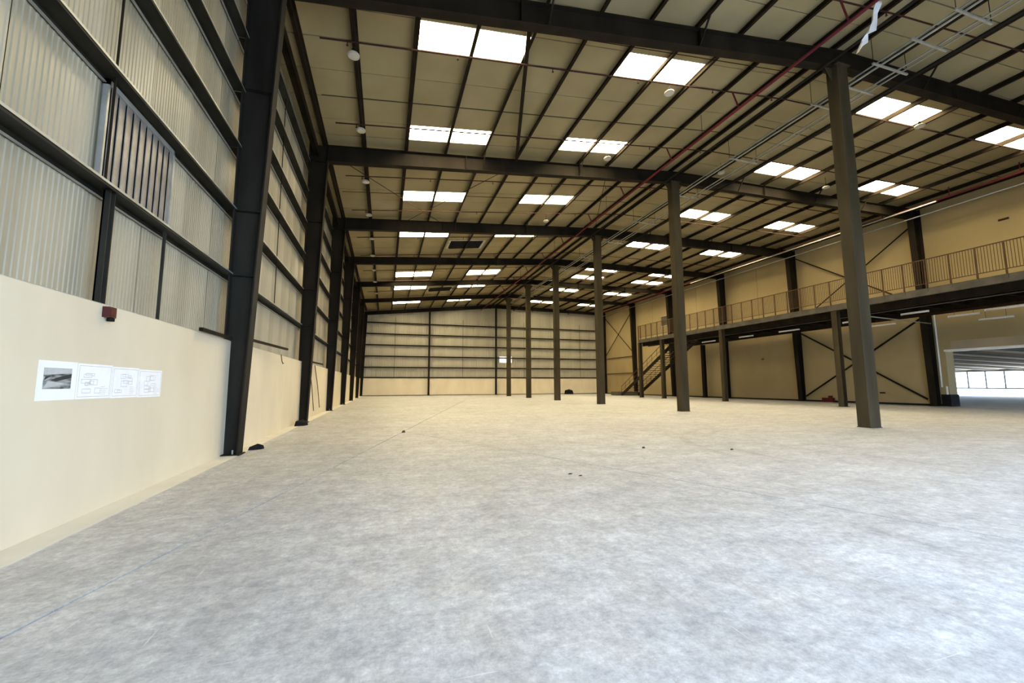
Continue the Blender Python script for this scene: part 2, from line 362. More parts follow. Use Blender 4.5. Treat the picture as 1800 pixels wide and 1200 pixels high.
# ------------------------------------------------------------------ back wall
wb = struct(MB().box(-3.0, XRW+.2, YB, YB+.25, 0, 2.05).build('wall_back', BLOCK))
MB().box(-3.0, XRW+.3, YB+.2, YB+.3, 2.0, 11.5).build('outer_skin', OUTER, wb)
pm2 = ribbed(1.4, 2.05, 11.2, .2, .03, 'y')
for i in range(23):
    link('wall_panel', pm2, BSHEET, wb, loc=(-3.0+i*1.4, YB+.19-(.012 if i % 2 else 0), 0))
for z in (2.10, 3.28, 4.57, 5.87, 7.17, 8.48):
    for a, b in ((-2.7, 4.85), (5.05, 13.1), (13.3, 21.3), (21.3, 28.3)):
        MB().box(a, b, YB-.05, YB+.15, z-.01, z).box(a, b, YB-.06, YB-.05, z-.07, z+.07).build('girt', PURL, wb)
for x in (1.0, 9.05, 17.0, 24.9):
    MB().tube((x, YB+.05, 2.1), (x, YB+.05, 9.2), .018, 6).build('sag_rod', STEEL, wb)
w2 = struct(MB().box(13.72, 15.3, YB+.02, YB+.06, 4.0, 4.75).build('window_2', WPANE), 'small bright window in the back wall behind the ridge columns')
MB().box(13.66, 13.72, YB-.02, YB+.08, 3.94, 4.81).box(15.3, 15.36, YB-.02, YB+.08, 3.94, 4.81).box(13.66, 15.36, YB-.02, YB+.08, 4.75, 4.81).box(13.66, 15.36, YB-.02, YB+.08, 3.94, 4.0).box(14.48, 14.54, YB-.02, YB+.08, 4, 4.75).build('window_frame', WHITE, w2)
for x, lb in ((4.95, 'slim dark post on the back wall, left of the ridge columns'), (13.2, 'slim dark post on the back wall just behind the ridge columns')):
    r = thing('wind_post', lb, 'steel post', (x, YB-.2, 0))
    MB().box(x-.10, x+.10, YB-.33, YB-.31, 0, rs(x)-.6).box(x-.10, x+.10, YB-.09, YB-.07, 0, rs(x)-.6).build('flange', STEEL, r)
    MB().box(x-.008, x+.008, YB-.31, YB-.09, 0, rs(x)-.6).build('web', STEEL, r)
    MB().box(x-.18, x+.18, YB-.4, YB-.02, 0, .02).build('base_plate', STEEL, r)
struct(MB().box(-2.7, XRW, YB-.03, YB, 0, .07).build('baseboard_back', STEEL))

# ------------------------------------------------------------------ right wall with goods opening
OY0, OY1, OZ = 3.0, 14.1, 2.92
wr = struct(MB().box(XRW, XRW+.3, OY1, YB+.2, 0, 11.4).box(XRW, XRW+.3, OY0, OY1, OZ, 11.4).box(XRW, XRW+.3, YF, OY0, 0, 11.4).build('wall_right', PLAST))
struct(MB().box(XRW-.02, XRW, OY1+.2, YB, 0, .10).build('baseboard_right', BLACK))
tr = struct(MB().box(XRW-.02, XRW+.62, OY1-.05, OY1+.28, .62, 3.2).build('trim_1', PLAST), 'beige pier at the edge of the goods opening')
MB().box(XRW-.05, XRW+.66, OY1-.08, OY1+.30, 0, .62).build('bumper', BLACK, tr, label='black painted foot of the pier')
MB().box(XRW-.07, XRW-.02, OY1-.0, OY1+.06, .62, 1.05).build('guard_plate', WHITE, tr)
MB().tube((XRW-.06, OY1+.22, 1.0), (XRW-.06, OY1+.22, 4.9), .04, 8).build('downpipe', WHITE, tr)
struct(MB().box(XRW-.03, XRW+.33, OY0, OY1, OZ-.05, OZ+.06).build('trim_2', WHITE), 'pale edge strip along the head of the goods opening')
struct(MB().box(XRW-.015, XRW+.01, OY0, OY1-.3, OZ+.06, OZ+.50).build('trim_3', mat('weathered_lintel', (.30, .24, .16), (.40, .32, .2), .6, .8)), 'stained lintel band above the goods opening')
for y in (18.3, 25.2, 32.0, 38.8):
    MB().box(XRW-.004, XRW+.01, y, y+.02, 5.4, 10.4).build('wall_joint', GREYD, wr)

# ------------------------------------------------------------------ front wall behind the photographer
struct(MB().box(-3.2, DOOR[0], YF-.25, YF, 0, 11.6).box(DOOR[1], XRW+.3, YF-.25, YF, 0, 11.6).box(DOOR[0], DOOR[1], YF-.25, YF, DOOR[2], 11.6).build('wall_front', BLOCK))

# ------------------------------------------------------------------ outside: yard, canopy, far wall
struct(MB().box(XRW+.3, 170, -90, 150, -.3, -.012).box(-40, XRW+.3, -90, YF-.25, -.3, -.012).build('ground_yard', YARD))
yw = struct(MB().box(125, 125.5, -60, 140, 0, 9).build('wall_yard', YWALL))
for k in range(40):
    y = 12+k*2.9; MB().box(124.85, 125, y, y+.17, 0, 9).build('wall_joint', STEEL, yw)
MB().box(124.8, 125, -60, 140, .0, .25).build('plinth', STEEL, yw)
cn = thing('yard_canopy', 'low ribbed metal canopy outside the goods opening', 'canopy', (44, 22, 0))
def cz(x): return 3.30-(x-28.8)*.0245
MB().quadbox([(28.8, -10, cz(28.8)), (58, -10, cz(58)), (58, 48, cz(58)), (28.8, 48, cz(28.8)), (28.8, -10, cz(28.8)+.08), (58, -10, cz(58)+.08), (58, 48, cz(58)+.08), (28.8, 48, cz(28.8)+.08)]).build('roof_sheet', CANO, cn)
for k in range(24):
    y = -7+k*2.3; MB().bar((28.8, y, cz(28.8)-.05), (58, y, cz(58)-.05), .95, .10).build('rib', CANR, cn)
MB().box(57.9, 58.1, -10, 48, cz(58)-.22, cz(58)+.1).build('fascia', GREYD, cn)
for y in (-9, 3.3, 38): MB().box(57.6, 57.9, y, y+.3, 0, cz(58)).build('post', GREYD, cn)

# ------------------------------------------------------------------ steel frames
def left_column(i):
    y = YL[i]; lb = 'tapered dark steel wall column on the left, %s from the camera' % ORD[i]
    if i == 0: lb = 'tapered dark steel column on the left beside the pinned papers, nearest one'
    if i == 6: lb = 'tapered dark steel column in the far left corner by the back wall'
    r = thing('wall_column', lb, 'column', (-2.55, y, 0), 'tapered columns along the left wall')
    fw = .135; xb, xt, xo = -2.42, -2.12, -2.72; zt = rt(-2.2)
    M_ = STEELB if i == 0 else STEEL
    MB().quadbox([(xo, y-.008, 0), (xb, y-.008, 0), (xb, y+.008, 0), (xo, y+.008, 0), (xo, y-.008, zt), (xt, y-.008, zt), (xt, y+.008, zt), (xo, y+.008, zt)]).build('web', M_, r)
    MB().quadbox([(xb-.012, y-fw, 0), (xb+.012, y-fw, 0), (xb+.012, y+fw, 0), (xb-.012, y+fw, 0), (xt-.012, y-fw, zt), (xt+.012, y-fw, zt), (xt+.012, y+fw, zt), (xt-.012, y+fw, zt)]).build('flange', M_, r)
    MB().box(xo-.012, xo+.012, y-fw, y+fw, 0, zt).build('flange', M_, r)
    for z in (3.18, 4.4, 6.8, 9.0):
        x1 = xb+(xt-xb)*z/zt
        MB().box(xo, x1, y-fw*.9, y+fw*.9, z, z+.012).build('stiffener', M_, r)
    MB().box(xo-.03, xb+.05, y-fw-.03, y+fw+.03, 0, .02).build('base_plate', M_, r)
    for dy in (-.09, .09): MB().tube((xb-.08, y+dy, 0), (xb-.08, y+dy, .09), .014, 6).build('anchor_bolt', GALV, r)
for i in range(7): left_column(i)

def ridge_column(i):
    y = YC[i]; zt = rb(XC)+.02
    lb = 'square brown steel ridge column, %s from the camera in the middle row' % ORD[i]
    if i == 0: lb = 'largest square brown steel column in the middle row, standing right of centre'
    r = thing('ridge_column', lb, 'column', (XC, y, 0), 'square columns under the roof ridge')
    a, b, c = .21, .17, .015
    pts = [(XC-a+c, y-b), (XC+a-c, y-b), (XC+a, y-b+c), (XC+a, y+b-c), (XC+a-c, y+b), (XC-a+c, y+b), (XC-a, y+b-c), (XC-a, y-b+c)]
    MB().poly(pts, 0, zt).build('shaft', STEELC, r)
    MB().box(XC-a-.012, XC+a+.012, y-b-.012, y+b+.012, 0, .015).build('base_plate', STEELC, r)
    MB().box(XC-a-.06, XC+a+.06, y-b-.06, y+b+.06, zt-.03, zt).build('cap_plate', STEELC, r)
    for s in (-1, 1):
        MB().quadbox([(XC+s*a, y-.01, zt-.45), (XC+s*(a+.02), y-.01, zt-.45), (XC+s*(a+.02), y+.01, zt-.45), (XC+s*a, y+.01, zt-.45), (XC+s*a, y-.01, zt-.03), (XC+s*(a+.3), y-.01, zt-.03), (XC+s*(a+.3), y+.01, zt-.03), (XC+s*a, y+.01, zt-.03)]).build('gusset', STEELC, r)
for i in range(6): ridge_column(i)

def right_column(i):
    y = YR[i]
    names = {1: 'beside the goods opening', 2: 'at the left end of the lower cross brace', 3: 'third along from the goods opening', 4: 'fourth along, above the stair', 5: 'fifth along, at the far end of the mezzanine', 6: 'in the far right corner'}
    r = thing('wall_column', 'tapered dark steel column on the right wall, ' + names[i], 'column', (XRW-.3, y, 0), 'tapered columns along the right wall')
    fw = .15; xo = XRW-.02; xb, xt = XRW-.34, XRW-.66; zt = rt(28)
    MB().quadbox([(xb, y-.008, 0), (xo, y-.008, 0), (xo, y+.008, 0), (xb, y+.008, 0), (xt, y-.008, zt), (xo, y-.008, zt), (xo, y+.008, zt), (xt, y+.008, zt)]).build('web', STEEL, r)
    MB().quadbox([(xb-.012, y-fw, 0), (xb+.012, y-fw, 0), (xb+.012, y+fw, 0), (xb-.012, y+fw, 0), (xt-.012, y-fw, zt), (xt+.012, y-fw, zt), (xt+.012, y+fw, zt), (xt-.012, y+fw, zt)]).build('flange', STEEL, r)
    MB().box(xo-.012, xo+.012, y-fw, y+fw, 0, zt).build('flange', STEEL, r)
    MB().box(xt, xo, y-fw, y+fw, zt-.5, zt-.488).build('stiffener', STEEL, r)
    MB().box(xb-.05, xo+.01, y-fw-.03, y+fw+.03, 0, .02).build('base_plate', STEEL, r)
for i in range(1, 7): right_column(i)

def rafter(i):
    lb = 'dark steel roof rafter spanning the hall, %s from the camera' % ORD[i]
    if i == 0: lb = 'dark steel roof rafter crossing the top of the picture, nearest one'
    if i == 6: lb = 'dark steel end rafter against the back wall, farthest one'
    r = thing('roof_rafter', lb, 'rafter', (XC, YC[i], rb(XC)), 'steel rafters across the roof')
    for (xa, ya, xb, yb) in ((-2.2, YL[i], 13.0, YC[i]), (13.0, YC[i], 28.2, YR[i])):
        d = Vector((xb-xa, yb-ya, 0)).normalized(); nrm = Vector((-d.y, d.x, 0))
        e = 1e-4 if xa > 12 else 0
        za0, za1, zb0, zb1 = rb(xa+e), rt(xa+e), rb(xb), rt(xb)
        if xa < 0: za0 -= .05
        up_ = (0, 0, 0, .10, .20, .22, .20)[i]; za0 += up_; zb0 += up_*.5 if xb < 20 else up_
        if xa > 12: za0 -= up_*.5
        def slab(w_, pa0, pa1, pb0, pb1):
            n_ = nrm*w_/2; A = Vector((xa, ya, 0)); B = Vector((xb, yb, 0))
            return MB().quadbox([A-n_+Vector((0,0,pa0)), B-n_+Vector((0,0,pb0)), B+n_+Vector((0,0,pb0)), A+n_+Vector((0,0,pa0)), A-n_+Vector((0,0,pa1)), B-n_+Vector((0,0,pb1)), B+n_+Vector((0,0,pb1)), A+n_+Vector((0,0,pa1))])
        slab(.012, za0, za1, zb0, zb1).build('web', STEEL, r)
        slab(.26, za0, za0+.018, zb0, zb0+.018).build('flange', STEEL, r)
        slab(.26, za1-.018, za1, zb1-.018, zb1).build('flange', STEEL, r)
        for t in (.33, .66):
            c = Vector((xa, ya, 0)).lerp(Vector((xb, yb, 0)), t); x = c.x
            MB().bar((c.x, c.y, rb(x)+.02), (c.x, c.y, rt(x)-.02), .02, .24, (0, 1, 0)).build('splice_plate', STEEL, r)
    # flange braces down from purlins to the rafter underside
    if i < 4:
        for x in (3.5, 7.8, 16.42, 21.1, 24.2):
            t = (x+2.2)/15.2 if x < 13 else (x-13)/15.2
            y = YL[i]+(YC[i]-YL[i])*t if x < 13 else YC[i]+(YR[i]-YC[i])*t
            for s in (-1, 1): MB().bar((x, y+s*.09, rb(x)+.03), (x, y+s*.52, rt(x)+.05), .04, .04).build('flange_brace', STEEL, r)
for i in range(7): rafter(i)

# roof bracing
def rod(p, q, rad, lb, m=STEEL, nm='brace_rod', cat='brace'):
    tag(MB().tube(p, q, rad, 6).build(nm, m), lb, cat)
def rz(x, dz=0): return rt(x)+dz
tag(MB().bar((3.1, 8.4, rz(3.1, -.02)), (4.95, 15.4, rz(4.95, -.02)), .11, .07).build('roof_strut', PURL), 'thick brown diagonal strut between the two nearest rafters, left of centre', 'brace')
rod((-2.0, 15.4, rz(-2, -.15)), (2.6, 21.8, rz(2.6, -.1)), .014, 'thin diagonal brace rod behind second rafter, running down from the left column')
rod((4.8, 15.6, rz(4.8, -.15)), (.8, 21.8, rz(.8, -.1)), .014, 'thin diagonal brace rod behind second rafter, crossing under the left skylight')
rod((9.3, 15.6, rz(9.3, -.15)), (12.6, 22.8, rz(12.6, -.1)), .014, 'thin diagonal brace rod behind second rafter, just left of the red main pipe')
rod((-2.0, 9.05, rz(-2, -.02)), (12.5, 9.05, rz(12.5, -.02)), .012, 'thin straight tie rod across the roof just behind the nearest rafter')
rod((-2.0, 12.3, rz(-2, -.02)), (12.5, 12.3, rz(12.5, -.02)), .012, 'thin straight tie rod across the roof midway between two nearest rafters')
rod((13.5, 11.6, rz(13.5, -.02)), (27.5, 10.9, rz(27.5, -.02)), .012, 'thin straight tie rod across the right roof slope between nearest rafters')
rod((-2.0, 18.6, rz(-2, -.02)), (12.5, 18.9, rz(12.5, -.02)), .012, 'thin straight tie rod across the roof between second and third rafters')

# ------------------------------------------------------------------ sprinkler pipes
sprl = thing('sprinkler_pipework', 'bright red sprinkler main left of the ridge with dark branch pipes', 'sprinkler pipe', (10.95, 10, 10.3))
MB().tube((10.95, YF+.3, 10.28), (10.95, 48.5, 10.28), .043, 10).build('main_pipe', PIPE, sprl, True)
for y in (3.2, 6.55, 9.95, 13.3, 16.75, 20.1, 23.9, 27.3, 31, 34.4, 38, 41.4):
    b0 = -1.72; b1 = 26.5
    bp_ = MB().tube((b0, y, rz(b0, -.22)), (12.9, y, rz(12.9, -.22)), .021, 8).tube((12.9, y, rz(12.9, -.22)), (b1, y-.85, rz(b1, -.16)), .021, 8).build('branch_pipe', BRANCH, sprl)
    MB().tube((10.95, y, 10.28), (10.72, y, rz(10.72, -.22)), .026, 8).build('riser', PIPE, sprl)
    for x in (-1.1, 1.6, 4.3, 7.1, 9.9, 12.4): MB().lathe((x, y, rz(x, -.33)), [(.03, 0), (.03, .008), (.012, .012), (.012, .10)], 8).build('sprinkler_head', BRANCH, bp_)
for y in (5.2, 11.6, 18.5, 25.5, 33):
    MB().tube((10.95, y, 10.3), (10.95, y, rz(10.95, .1)), .008, 6).build('hanger', STEEL, sprl)
sprr = thing('sprinkler_main', 'red sprinkler main beneath the roof edge above the mezzanine', 'sprinkler pipe', (26.6, 15, 10.4))
MB().tube((26.55, 2, 10.45), (26.55, 48, 10.45), .05, 10).build('main_pipe', PIPE, sprr, True)
for y in (9.9, 12.3, 15.2, 18.2, 21.5, 25.5, 30):
    MB().tube((26.55, y, 10.45), (26.55, y, rz(26.55, .0)), .02, 6).build('riser', PIPE, sprr)
tag(MB().tube((12.15, 2, 10.52), (12.15, 48.5, 10.52), .04, 8).build('service_pipe', STEEL, None, True), 'dark service pipe running between red main and ridge columns', 'pipe')
tag(MB().tube((15.2, 2, 10.55), (15.2, 48.5, 10.50), .045, 8).build('service_pipe', STEEL, None, True), 'dark service pipe running right of the cable rack', 'pipe')
tag(MB().tube((27.4, 3, 10.2), (27.4, 48.5, 10.2), .03, 8).build('conduit', GALV, None, True), 'pale grey conduit high on the mezzanine wall', 'conduit')
tag(MB().bar((26.1, 12.6, 10.25), (26.1, 30, 10.25), .10, .05).build('cable_duct', GALV), 'pale cable duct hung beside the roof edge sprinkler main', 'cable duct')

# cable rack right of the ridge
ct = thing('cable_rack', 'pale ladder of conduits on trapeze hangers right of the ridge columns', 'cable rack', (13.9, 8, 10.35))
for x, w_, z in ((13.32, .03, 10.40), (13.52, .06, 10.40), (14.22, .04, 10.40), (14.42, .03, 10.40)):
    MB().bar((x, 1.5, z), (x, 44, z), w_, .03).build('conduit', GALV, ct)
for k in range(16):
    y = 3.78+k*.9 if k < 7 else 9.18+(k-6)*3.4
    rg = MB().box(13.15, 14.62, y-.025, y+.025, 10.33, 10.375).build('rung', GALV, ct)
    if k % 2 == 0 or k > 6:
        for x in (13.18, 14.6): MB().tube((x, y, 10.35), (x, y, rz(x, .0)), .008, 6).build('hanger', STEEL, rg)

# ------------------------------------------------------------------ high bay lamps
def lamp(x, y, z, lb, R=.15):
    r = thing('high_bay_lamp', lb, 'lamp', (x, y, z), 'round white high bay lamps')
    hd_ = MB().lathe((x, y, z), [(R*.80, 0), (R, .012), (R, .05), (R*.85, .07), (R*.4, .09)], 20).build('lamp_head', LAMPC, r, True)
    MB().lathe((x, y, z), [(R*.76, -.004), (R*.76, .002)], 20).build('diffuser', mat('lamp_diffuser', (.45, .42, .34), None, 8, .4) if 'lamp_diffuser' not in bpy.data.materials else bpy.data.materials['lamp_diffuser'], hd_)
    MB().lathe((x, y, z+.09), [(R*.3, 0), (R*.3, .10), (R*.2, .12)], 12).build('driver', STEEL, r, True)
    MB().tube((x, y, z+.2), (x, y, rz(x, -.005)), .008, 6).build('rod', STEEL, r)
for k, (y, z) in enumerate(((10.2, 9.36), (13.55, 9.47), (17.05, 9.43), (20.6, 9.47), (24.25, 9.55), (27.1, 9.42), (30.5, 9.4), (34, 9.4), (38.35, 9.4))):
    lamp(-.98, y, z, 'round white lamp hung along the left purlin, %s in its row' % (ORD+['eighth', 'ninth'])[k])
lamp(8.3, 10.05, 10.28, 'round white lamp hung below the nearest skylight left of the ridge')
lamp(8.4, 14.0, 10.30, 'round white lamp hung by second row skylight left of the ridge')
lamp(14.35, 14.2, 10.72, 'round white lamp hung beside the cable rack before the second rafter')
lamp(20.0, 13.6, 10.55, 'round white lamp hung right of second row middle skylight')
lamp(18.2, 9.0, 10.40, 'round white lamp hung under the nearest skylight right of the ridge')
lamp(8.4, 20.7, 10.30, 'round white lamp hung behind third row skylight left of ridge')

# ------------------------------------------------------------------ torn plastic film
def film():
    pts = [((12.0, 6.5, 11.15), .10), ((11.98, 6.5, 11.02), .085), ((11.86, 6.52, 10.75), .10), ((11.76, 6.5, 10.45), .075), ((11.62, 6.48, 10.18), .085), ((11.46, 6.5, 10.02), .035), ((11.40, 6.51, 9.92), .06), ((11.30, 6.5, 9.78), .085), ((11.20, 6.5, 9.66), .045), ((11.05, 6.5, 9.40), .012)]
    m = MB(); k = 0
    for j, (p, h) in enumerate(pts):
        o = .02*math.sin(j*2.1)
        h *= 1.3; m.v += [(p[0]-h, p[1]-.06+o, p[2]+.02*math.cos(j*3)), (p[0]-h*.2, p[1]+.02, p[2]), (p[0]+h, p[1]-.03-o, p[2]-.03*math.cos(j*1.7)), (p[0]-h*.2, p[1]+.026, p[2])]
    for j in range(len(pts)-1):
        a = 4*j; b = a+4
        for q in ((0, 1), (1, 2), (2, 3), (3, 0)): m.f.append((a+q[0], a+q[1], b+q[1], b+q[0]))
    m.f += [(0, 3, 2, 1), tuple(4*(len(pts)-1)+q for q in range(4))]
    return m.build('plastic_strip', FILM)
tag(film(), 'torn white plastic strip dangling from the roof at the top of the picture', 'plastic strip')

# ------------------------------------------------------------------ mezzanine
XM, DZ, MY0, MY1 = 22.93, 5.42, 3.2, 33.7
mz = thing('mezzanine_deck', 'dark steel mezzanine deck along the right wall', 'mezzanine', (25.6, 18, 5.0))
SW = (24.75, 27.15, 30.1)                      # stairwell: x0, x1, and from this y to the far end
for a_, b_, c_, d_ in ((XM+.02, XRW-.55, MY0, SW[2]), (XM+.02, SW[0], SW[2], MY1), (SW[1], XRW-.55, SW[2], MY1)):
    MB().box(a_, b_, c_, d_, DZ-.10, DZ-.01).build('deck_plate', GREYD, mz)
MB().box(XM-.01, XM+.006, MY0, MY1, DZ-.33, DZ).box(XM-.01, XM+.09, MY0, MY1, DZ-.012, DZ).box(XM-.01, XM+.09, MY0, MY1, DZ-.33, DZ-.318).build('edge_channel', GREYD, mz)
for a_, b_ in ((XM, SW[0]), (SW[1], XRW-.55)): MB().box(a_, b_, MY1-.02, MY1, DZ-.33, DZ).build('end_channel', GREYD, mz)
for x in (XM+.45, 24.0, 27.6):
    MB().box(x-.008, x+.008, MY0, MY1-.05, DZ-.62, DZ-.10).box(x-.09, x+.09, MY0, MY1-.05, DZ-.62, DZ-.60).build('main_beam', PURL, mz)
k = 0
y = MY0+.4
while y < MY1-.3:
    for a_, b_ in ((XM+.1, XRW-.6),) if y < SW[2] else ((XM+.1, SW[0]), (SW[1], XRW-.6)):
        MB().box(a_, b_, y-.006, y+.006, DZ-.34, DZ-.10).box(a_, b_, y-.05, y+.05, DZ-.345, DZ-.335).build('joist', PURL, mz)
    y += 1.0
gr = thing('guard_rail', 'brown steel guard rail along the mezzanine edge', 'railing', (XM+.04, 18, DZ))
xg = XM+.04; ZT, ZB = 6.72, 5.63
MB().tube((xg, MY0, ZT), (xg, MY1-.05, ZT), .024, 8).build('top_rail', RAIL, gr, True)
MB().tube((xg, MY0, ZB), (xg, MY1-.05, ZB), .017, 8).build('bottom_rail', RAIL, gr, True)
posts = []; y = 3.45
while y < MY1: posts.append(y); y += .83
for y in posts:
    po = MB().box(xg-.024, xg+.024, y-.024, y+.024, DZ, ZT).build('post', RAIL, gr)
    MB().box(XM-.03, XM-.011, y-.06, y+.06, DZ-.16, DZ-.02).build('bracket', GREYD, po)
bm = MB().box(-.007, .007, -.007, .007, ZB, ZT).mesh('baluster')
far = MB()
for a in posts:
    for j in range(1, 9):
        y = a+.83*j/9
        if y > MY1: break
        if 7.5 < y < 21.5: link('baluster', bm, RAIL, gr, loc=(xg, y, 0))
        else: far.box(xg-.007, xg+.007, y-.007, y+.007, ZB, ZT)
far.build('baluster_far', RAIL, gr)['kind'] = 'stuff'
MB().box(xg-.03, xg+.03, MY1-.08, MY1-.02, DZ, ZT+.02).build('end_post', RAIL, gr)
er = thing('guard_rail', 'short brown guard rail across the far end of the mezzanine', 'railing', (27, MY1-.06, DZ))
for z in (ZT, ZB): MB().tube((SW[1]+.1, MY1-.06, z), (XRW-.6, MY1-.06, z), .022, 8).build('rail', RAIL, er, True)
for k in range(2): MB().box(SW[1]+.12+k*.5-.02, SW[1]+.12+k*.5+.02, MY1-.08, MY1-.04, DZ, ZT).build('post', RAIL, er)
# pale kerb seen behind the rail
tag(MB().box(XRW-.75, XRW-.58, 14.95, 33.4, DZ, DZ+.22).build('wall_kerb', CONC), 'low pale kerb at the back of the mezzanine', 'kerb')

def mezz_column(x, y, lb):
    r = thing('mezzanine_column', lb, 'column', (x, y, 0), 'steel columns under the mezzanine')
    h = DZ-.345; a, b = .13, .14
    for s in (-1, 1): MB().box(x+s*a-.010, x+s*a+.010, y-b, y+b, 0, h).build('flange', STEELC, r)
    MB().box(x-a, x+a, y-.006, y+.006, 0, h).build('web', STEELC, r)
    MB().box(x-a-.06, x+a+.06, y-b-.05, y+b+.05, 0, .02).build('base_plate', STEELC, r)
    MB().box(x-a-.03, x+a+.03, y-b-.03, y+b+.03, h-.02, h).build('cap_plate', STEELC, r)
mezz_column(XM+.1, 15.75, 'grey brown steel column under the mezzanine, nearest the camera')
mezz_column(XM-.0, 23.5, 'grey brown steel column under the mezzanine, second from the camera')
mezz_column(XM+.1, 30.3, 'grey brown steel column under the mezzanine, in front of the stair')
mezz_column(XM+.1, 33.55, 'grey brown steel column at the far end of the mezzanine')
r = thing('mezzanine_column', 'dark slim column under the mezzanine back edge near the stair', 'column', (27.9, 30.9, 0), 'steel columns under the mezzanine')
for s in (-1, 1): MB().box(27.9+s*.13-.01, 27.9+s*.13+.01, 30.75, 31.05, 0, DZ-.62).build('flange', STEEL, r)
MB().box(27.77, 28.03, 30.89, 30.91, 0, DZ-.62).build('web', STEEL, r)
MB().box(27.7, 28.1, 30.7, 31.1, 0, .02).build('base_plate', STEEL, r)

# cross braces on the right wall
def brace(p, q, lb, wd=.10):
    tag(MB().bar(p, q, wd, .012, (1, 0, 0)).bar((p[0]-.03, p[1], p[2]), (q[0]-.03, q[1], q[2]), .012, .07, (1, 0, 0)).build('wall_brace', STEEL), lb, 'brace')
xb_ = XRW-.17
brace((xb_, 21.7, .35), (xb_, 14.9, 4.75), 'lower wall brace beside the goods opening, rising towards the camera')
brace((xb_-.03, 21.7, 4.75), (xb_-.03, 14.9, .35), 'lower wall brace beside the goods opening, falling towards the camera')
brace((xb_, 21.7, 10.2), (xb_, 14.9, 5.6), 'upper wall brace above the mezzanine, falling towards the camera', .07)
brace((xb_-.03, 21.7, 5.6), (xb_-.03, 14.9, 10.0), 'upper wall brace above the mezzanine, rising towards the camera', .07)
brace((xb_, 48.8, 10.0), (xb_, 42.5, 5.0), 'thin wall brace on the far end of the right wall, falling towards the camera', .06)
brace((xb_-.03, 48.8, 5.0), (xb_-.03, 42.5, 10.0), 'thin wall brace on the far end of the right wall, rising towards the camera', .06)
for z, lb in ((4.55, 'upper'), (2.55, 'lower')):
    tag(MB().box(XRW-.12, XRW-.02, 42.4, 49.0, z, z+.09).build('wall_rail', RAIL), '%s of two brown rails on the far end of the right wall' % lb, 'rail')

# tube lights under the mezzanine
def tube_light(x, y0, y1, z, lb):
    r = thing('tube_light', lb, 'tube light', (x, (y0+y1)/2, z), 'white tube lights under the mezzanine')
    ho = MB().box(x-.035, x+.035, y0, y1, z, z+.045).build('housing', WHITE, r)
    MB().tube((x, y0+.04, z-.022), (x, y1-.04, z-.022), .018, 8).build('tube', WHITE, ho, True)
    for y in (y0+.02, y1-.02): MB().box(x-.03, x+.03, y-.02, y+.02, z-.045, z).build('end_cap', WHITE, ho)
    for y in (y0+.25, y1-.25): MB().tube((x, y, z+.04), (x, y, DZ-.10), .006, 5).build('hanger', STEEL, r)
for x, a, b, z, lb in ((24.7, 22.5, 23.7, 4.6, 'tube light just right of the second mezzanine column'), (24.7, 19.1, 20.5, 4.6, 'tube light midway between the first and second mezzanine columns'), (24.7, 26.0, 27.4, 4.6, 'farthest tube light under the mezzanine front'),
                       (24.5, 15.2, 16.4, 4.6, 'tube light just right of the nearest mezzanine column'), (24.4, 12.5, 13.6, 4.6, 'tube light under mezzanine front beyond the big ridge column'), (27.3, 15.5, 16.8, 4.55, 'tube light beside the lower wall brace'),
                       (27.2, 12.0, 13.2, 4.55, 'tube light on the wall just above the goods opening'), (26.4, 10.2, 11.5, 4.55, 'tube light nearest the right edge of the picture'), (27.9, 11.2, 12.4, 4.3, 'lowest tube light above the goods opening')):
    tube_light(x, a, b, z, lb)
tag(MB().tube((24.2, 14.9, 4.72), (27.95, 14.3, 4.40), .03, 8).build('conduit', LAMPC, None, True), 'pale pipe slanting under the mezzanine beside the goods opening', 'conduit')
tag(MB().tube((23.6, 3.4, 4.74), (23.6, 30, 4.74), .02, 8).build('conduit', GREYD, None, True), 'grey pipe running under the mezzanine front edge', 'conduit')
tag(MB().tube((26.5, 3.4, 4.74), (26.5, 16, 4.74), .04, 8).build('conduit', BRANCH, None, True), 'dark red pipe running under the mezzanine middle', 'conduit')

# stair to the mezzanine
st = thing('steel_stair', 'dark steel stair with handrails rising to the far end of the mezzanine', 'stair', (26.0, 35, 0))
SB, STP = Vector((0, 40.0, 0)), Vector((0, 30.4, 5.3))
for x in (24.9, 27.0):
    MB().bar((x, SB.y, .05), (x, STP.y, STP.z), .04, .34).build('stringer', STEEL, st)
    MB().tube((x, SB.y, 1.0), (x, STP.y, STP.z+1.0), .03, 8).build('handrail', RAIL, st, True)
    MB().tube((x, SB.y, .55), (x, STP.y, STP.z+.55), .018, 6).build('mid_rail', RAIL, st)
    for k in range(13):
        t = k/12; p = SB.lerp(STP, t); MB().tube((x, p.y, p.z), (x, p.y, p.z+1.0), .02, 6).build('baluster', RAIL, st)
for k in range(28):
    t = (k+.7)/28; p = SB.lerp(STP, t); MB().box(24.9, 27.0, p.y-.16, p.y+.14, p.z, p.z+.035).build('step', STEEL, st)
tag(MB().box(24.6, 27.2, 40.3, 41.7, 0, .42).box(24.8, 27.0, 40.22, 40.3, 0, .22).build('concrete_block', GREYD), 'dark low block at the foot of the stair', 'block')

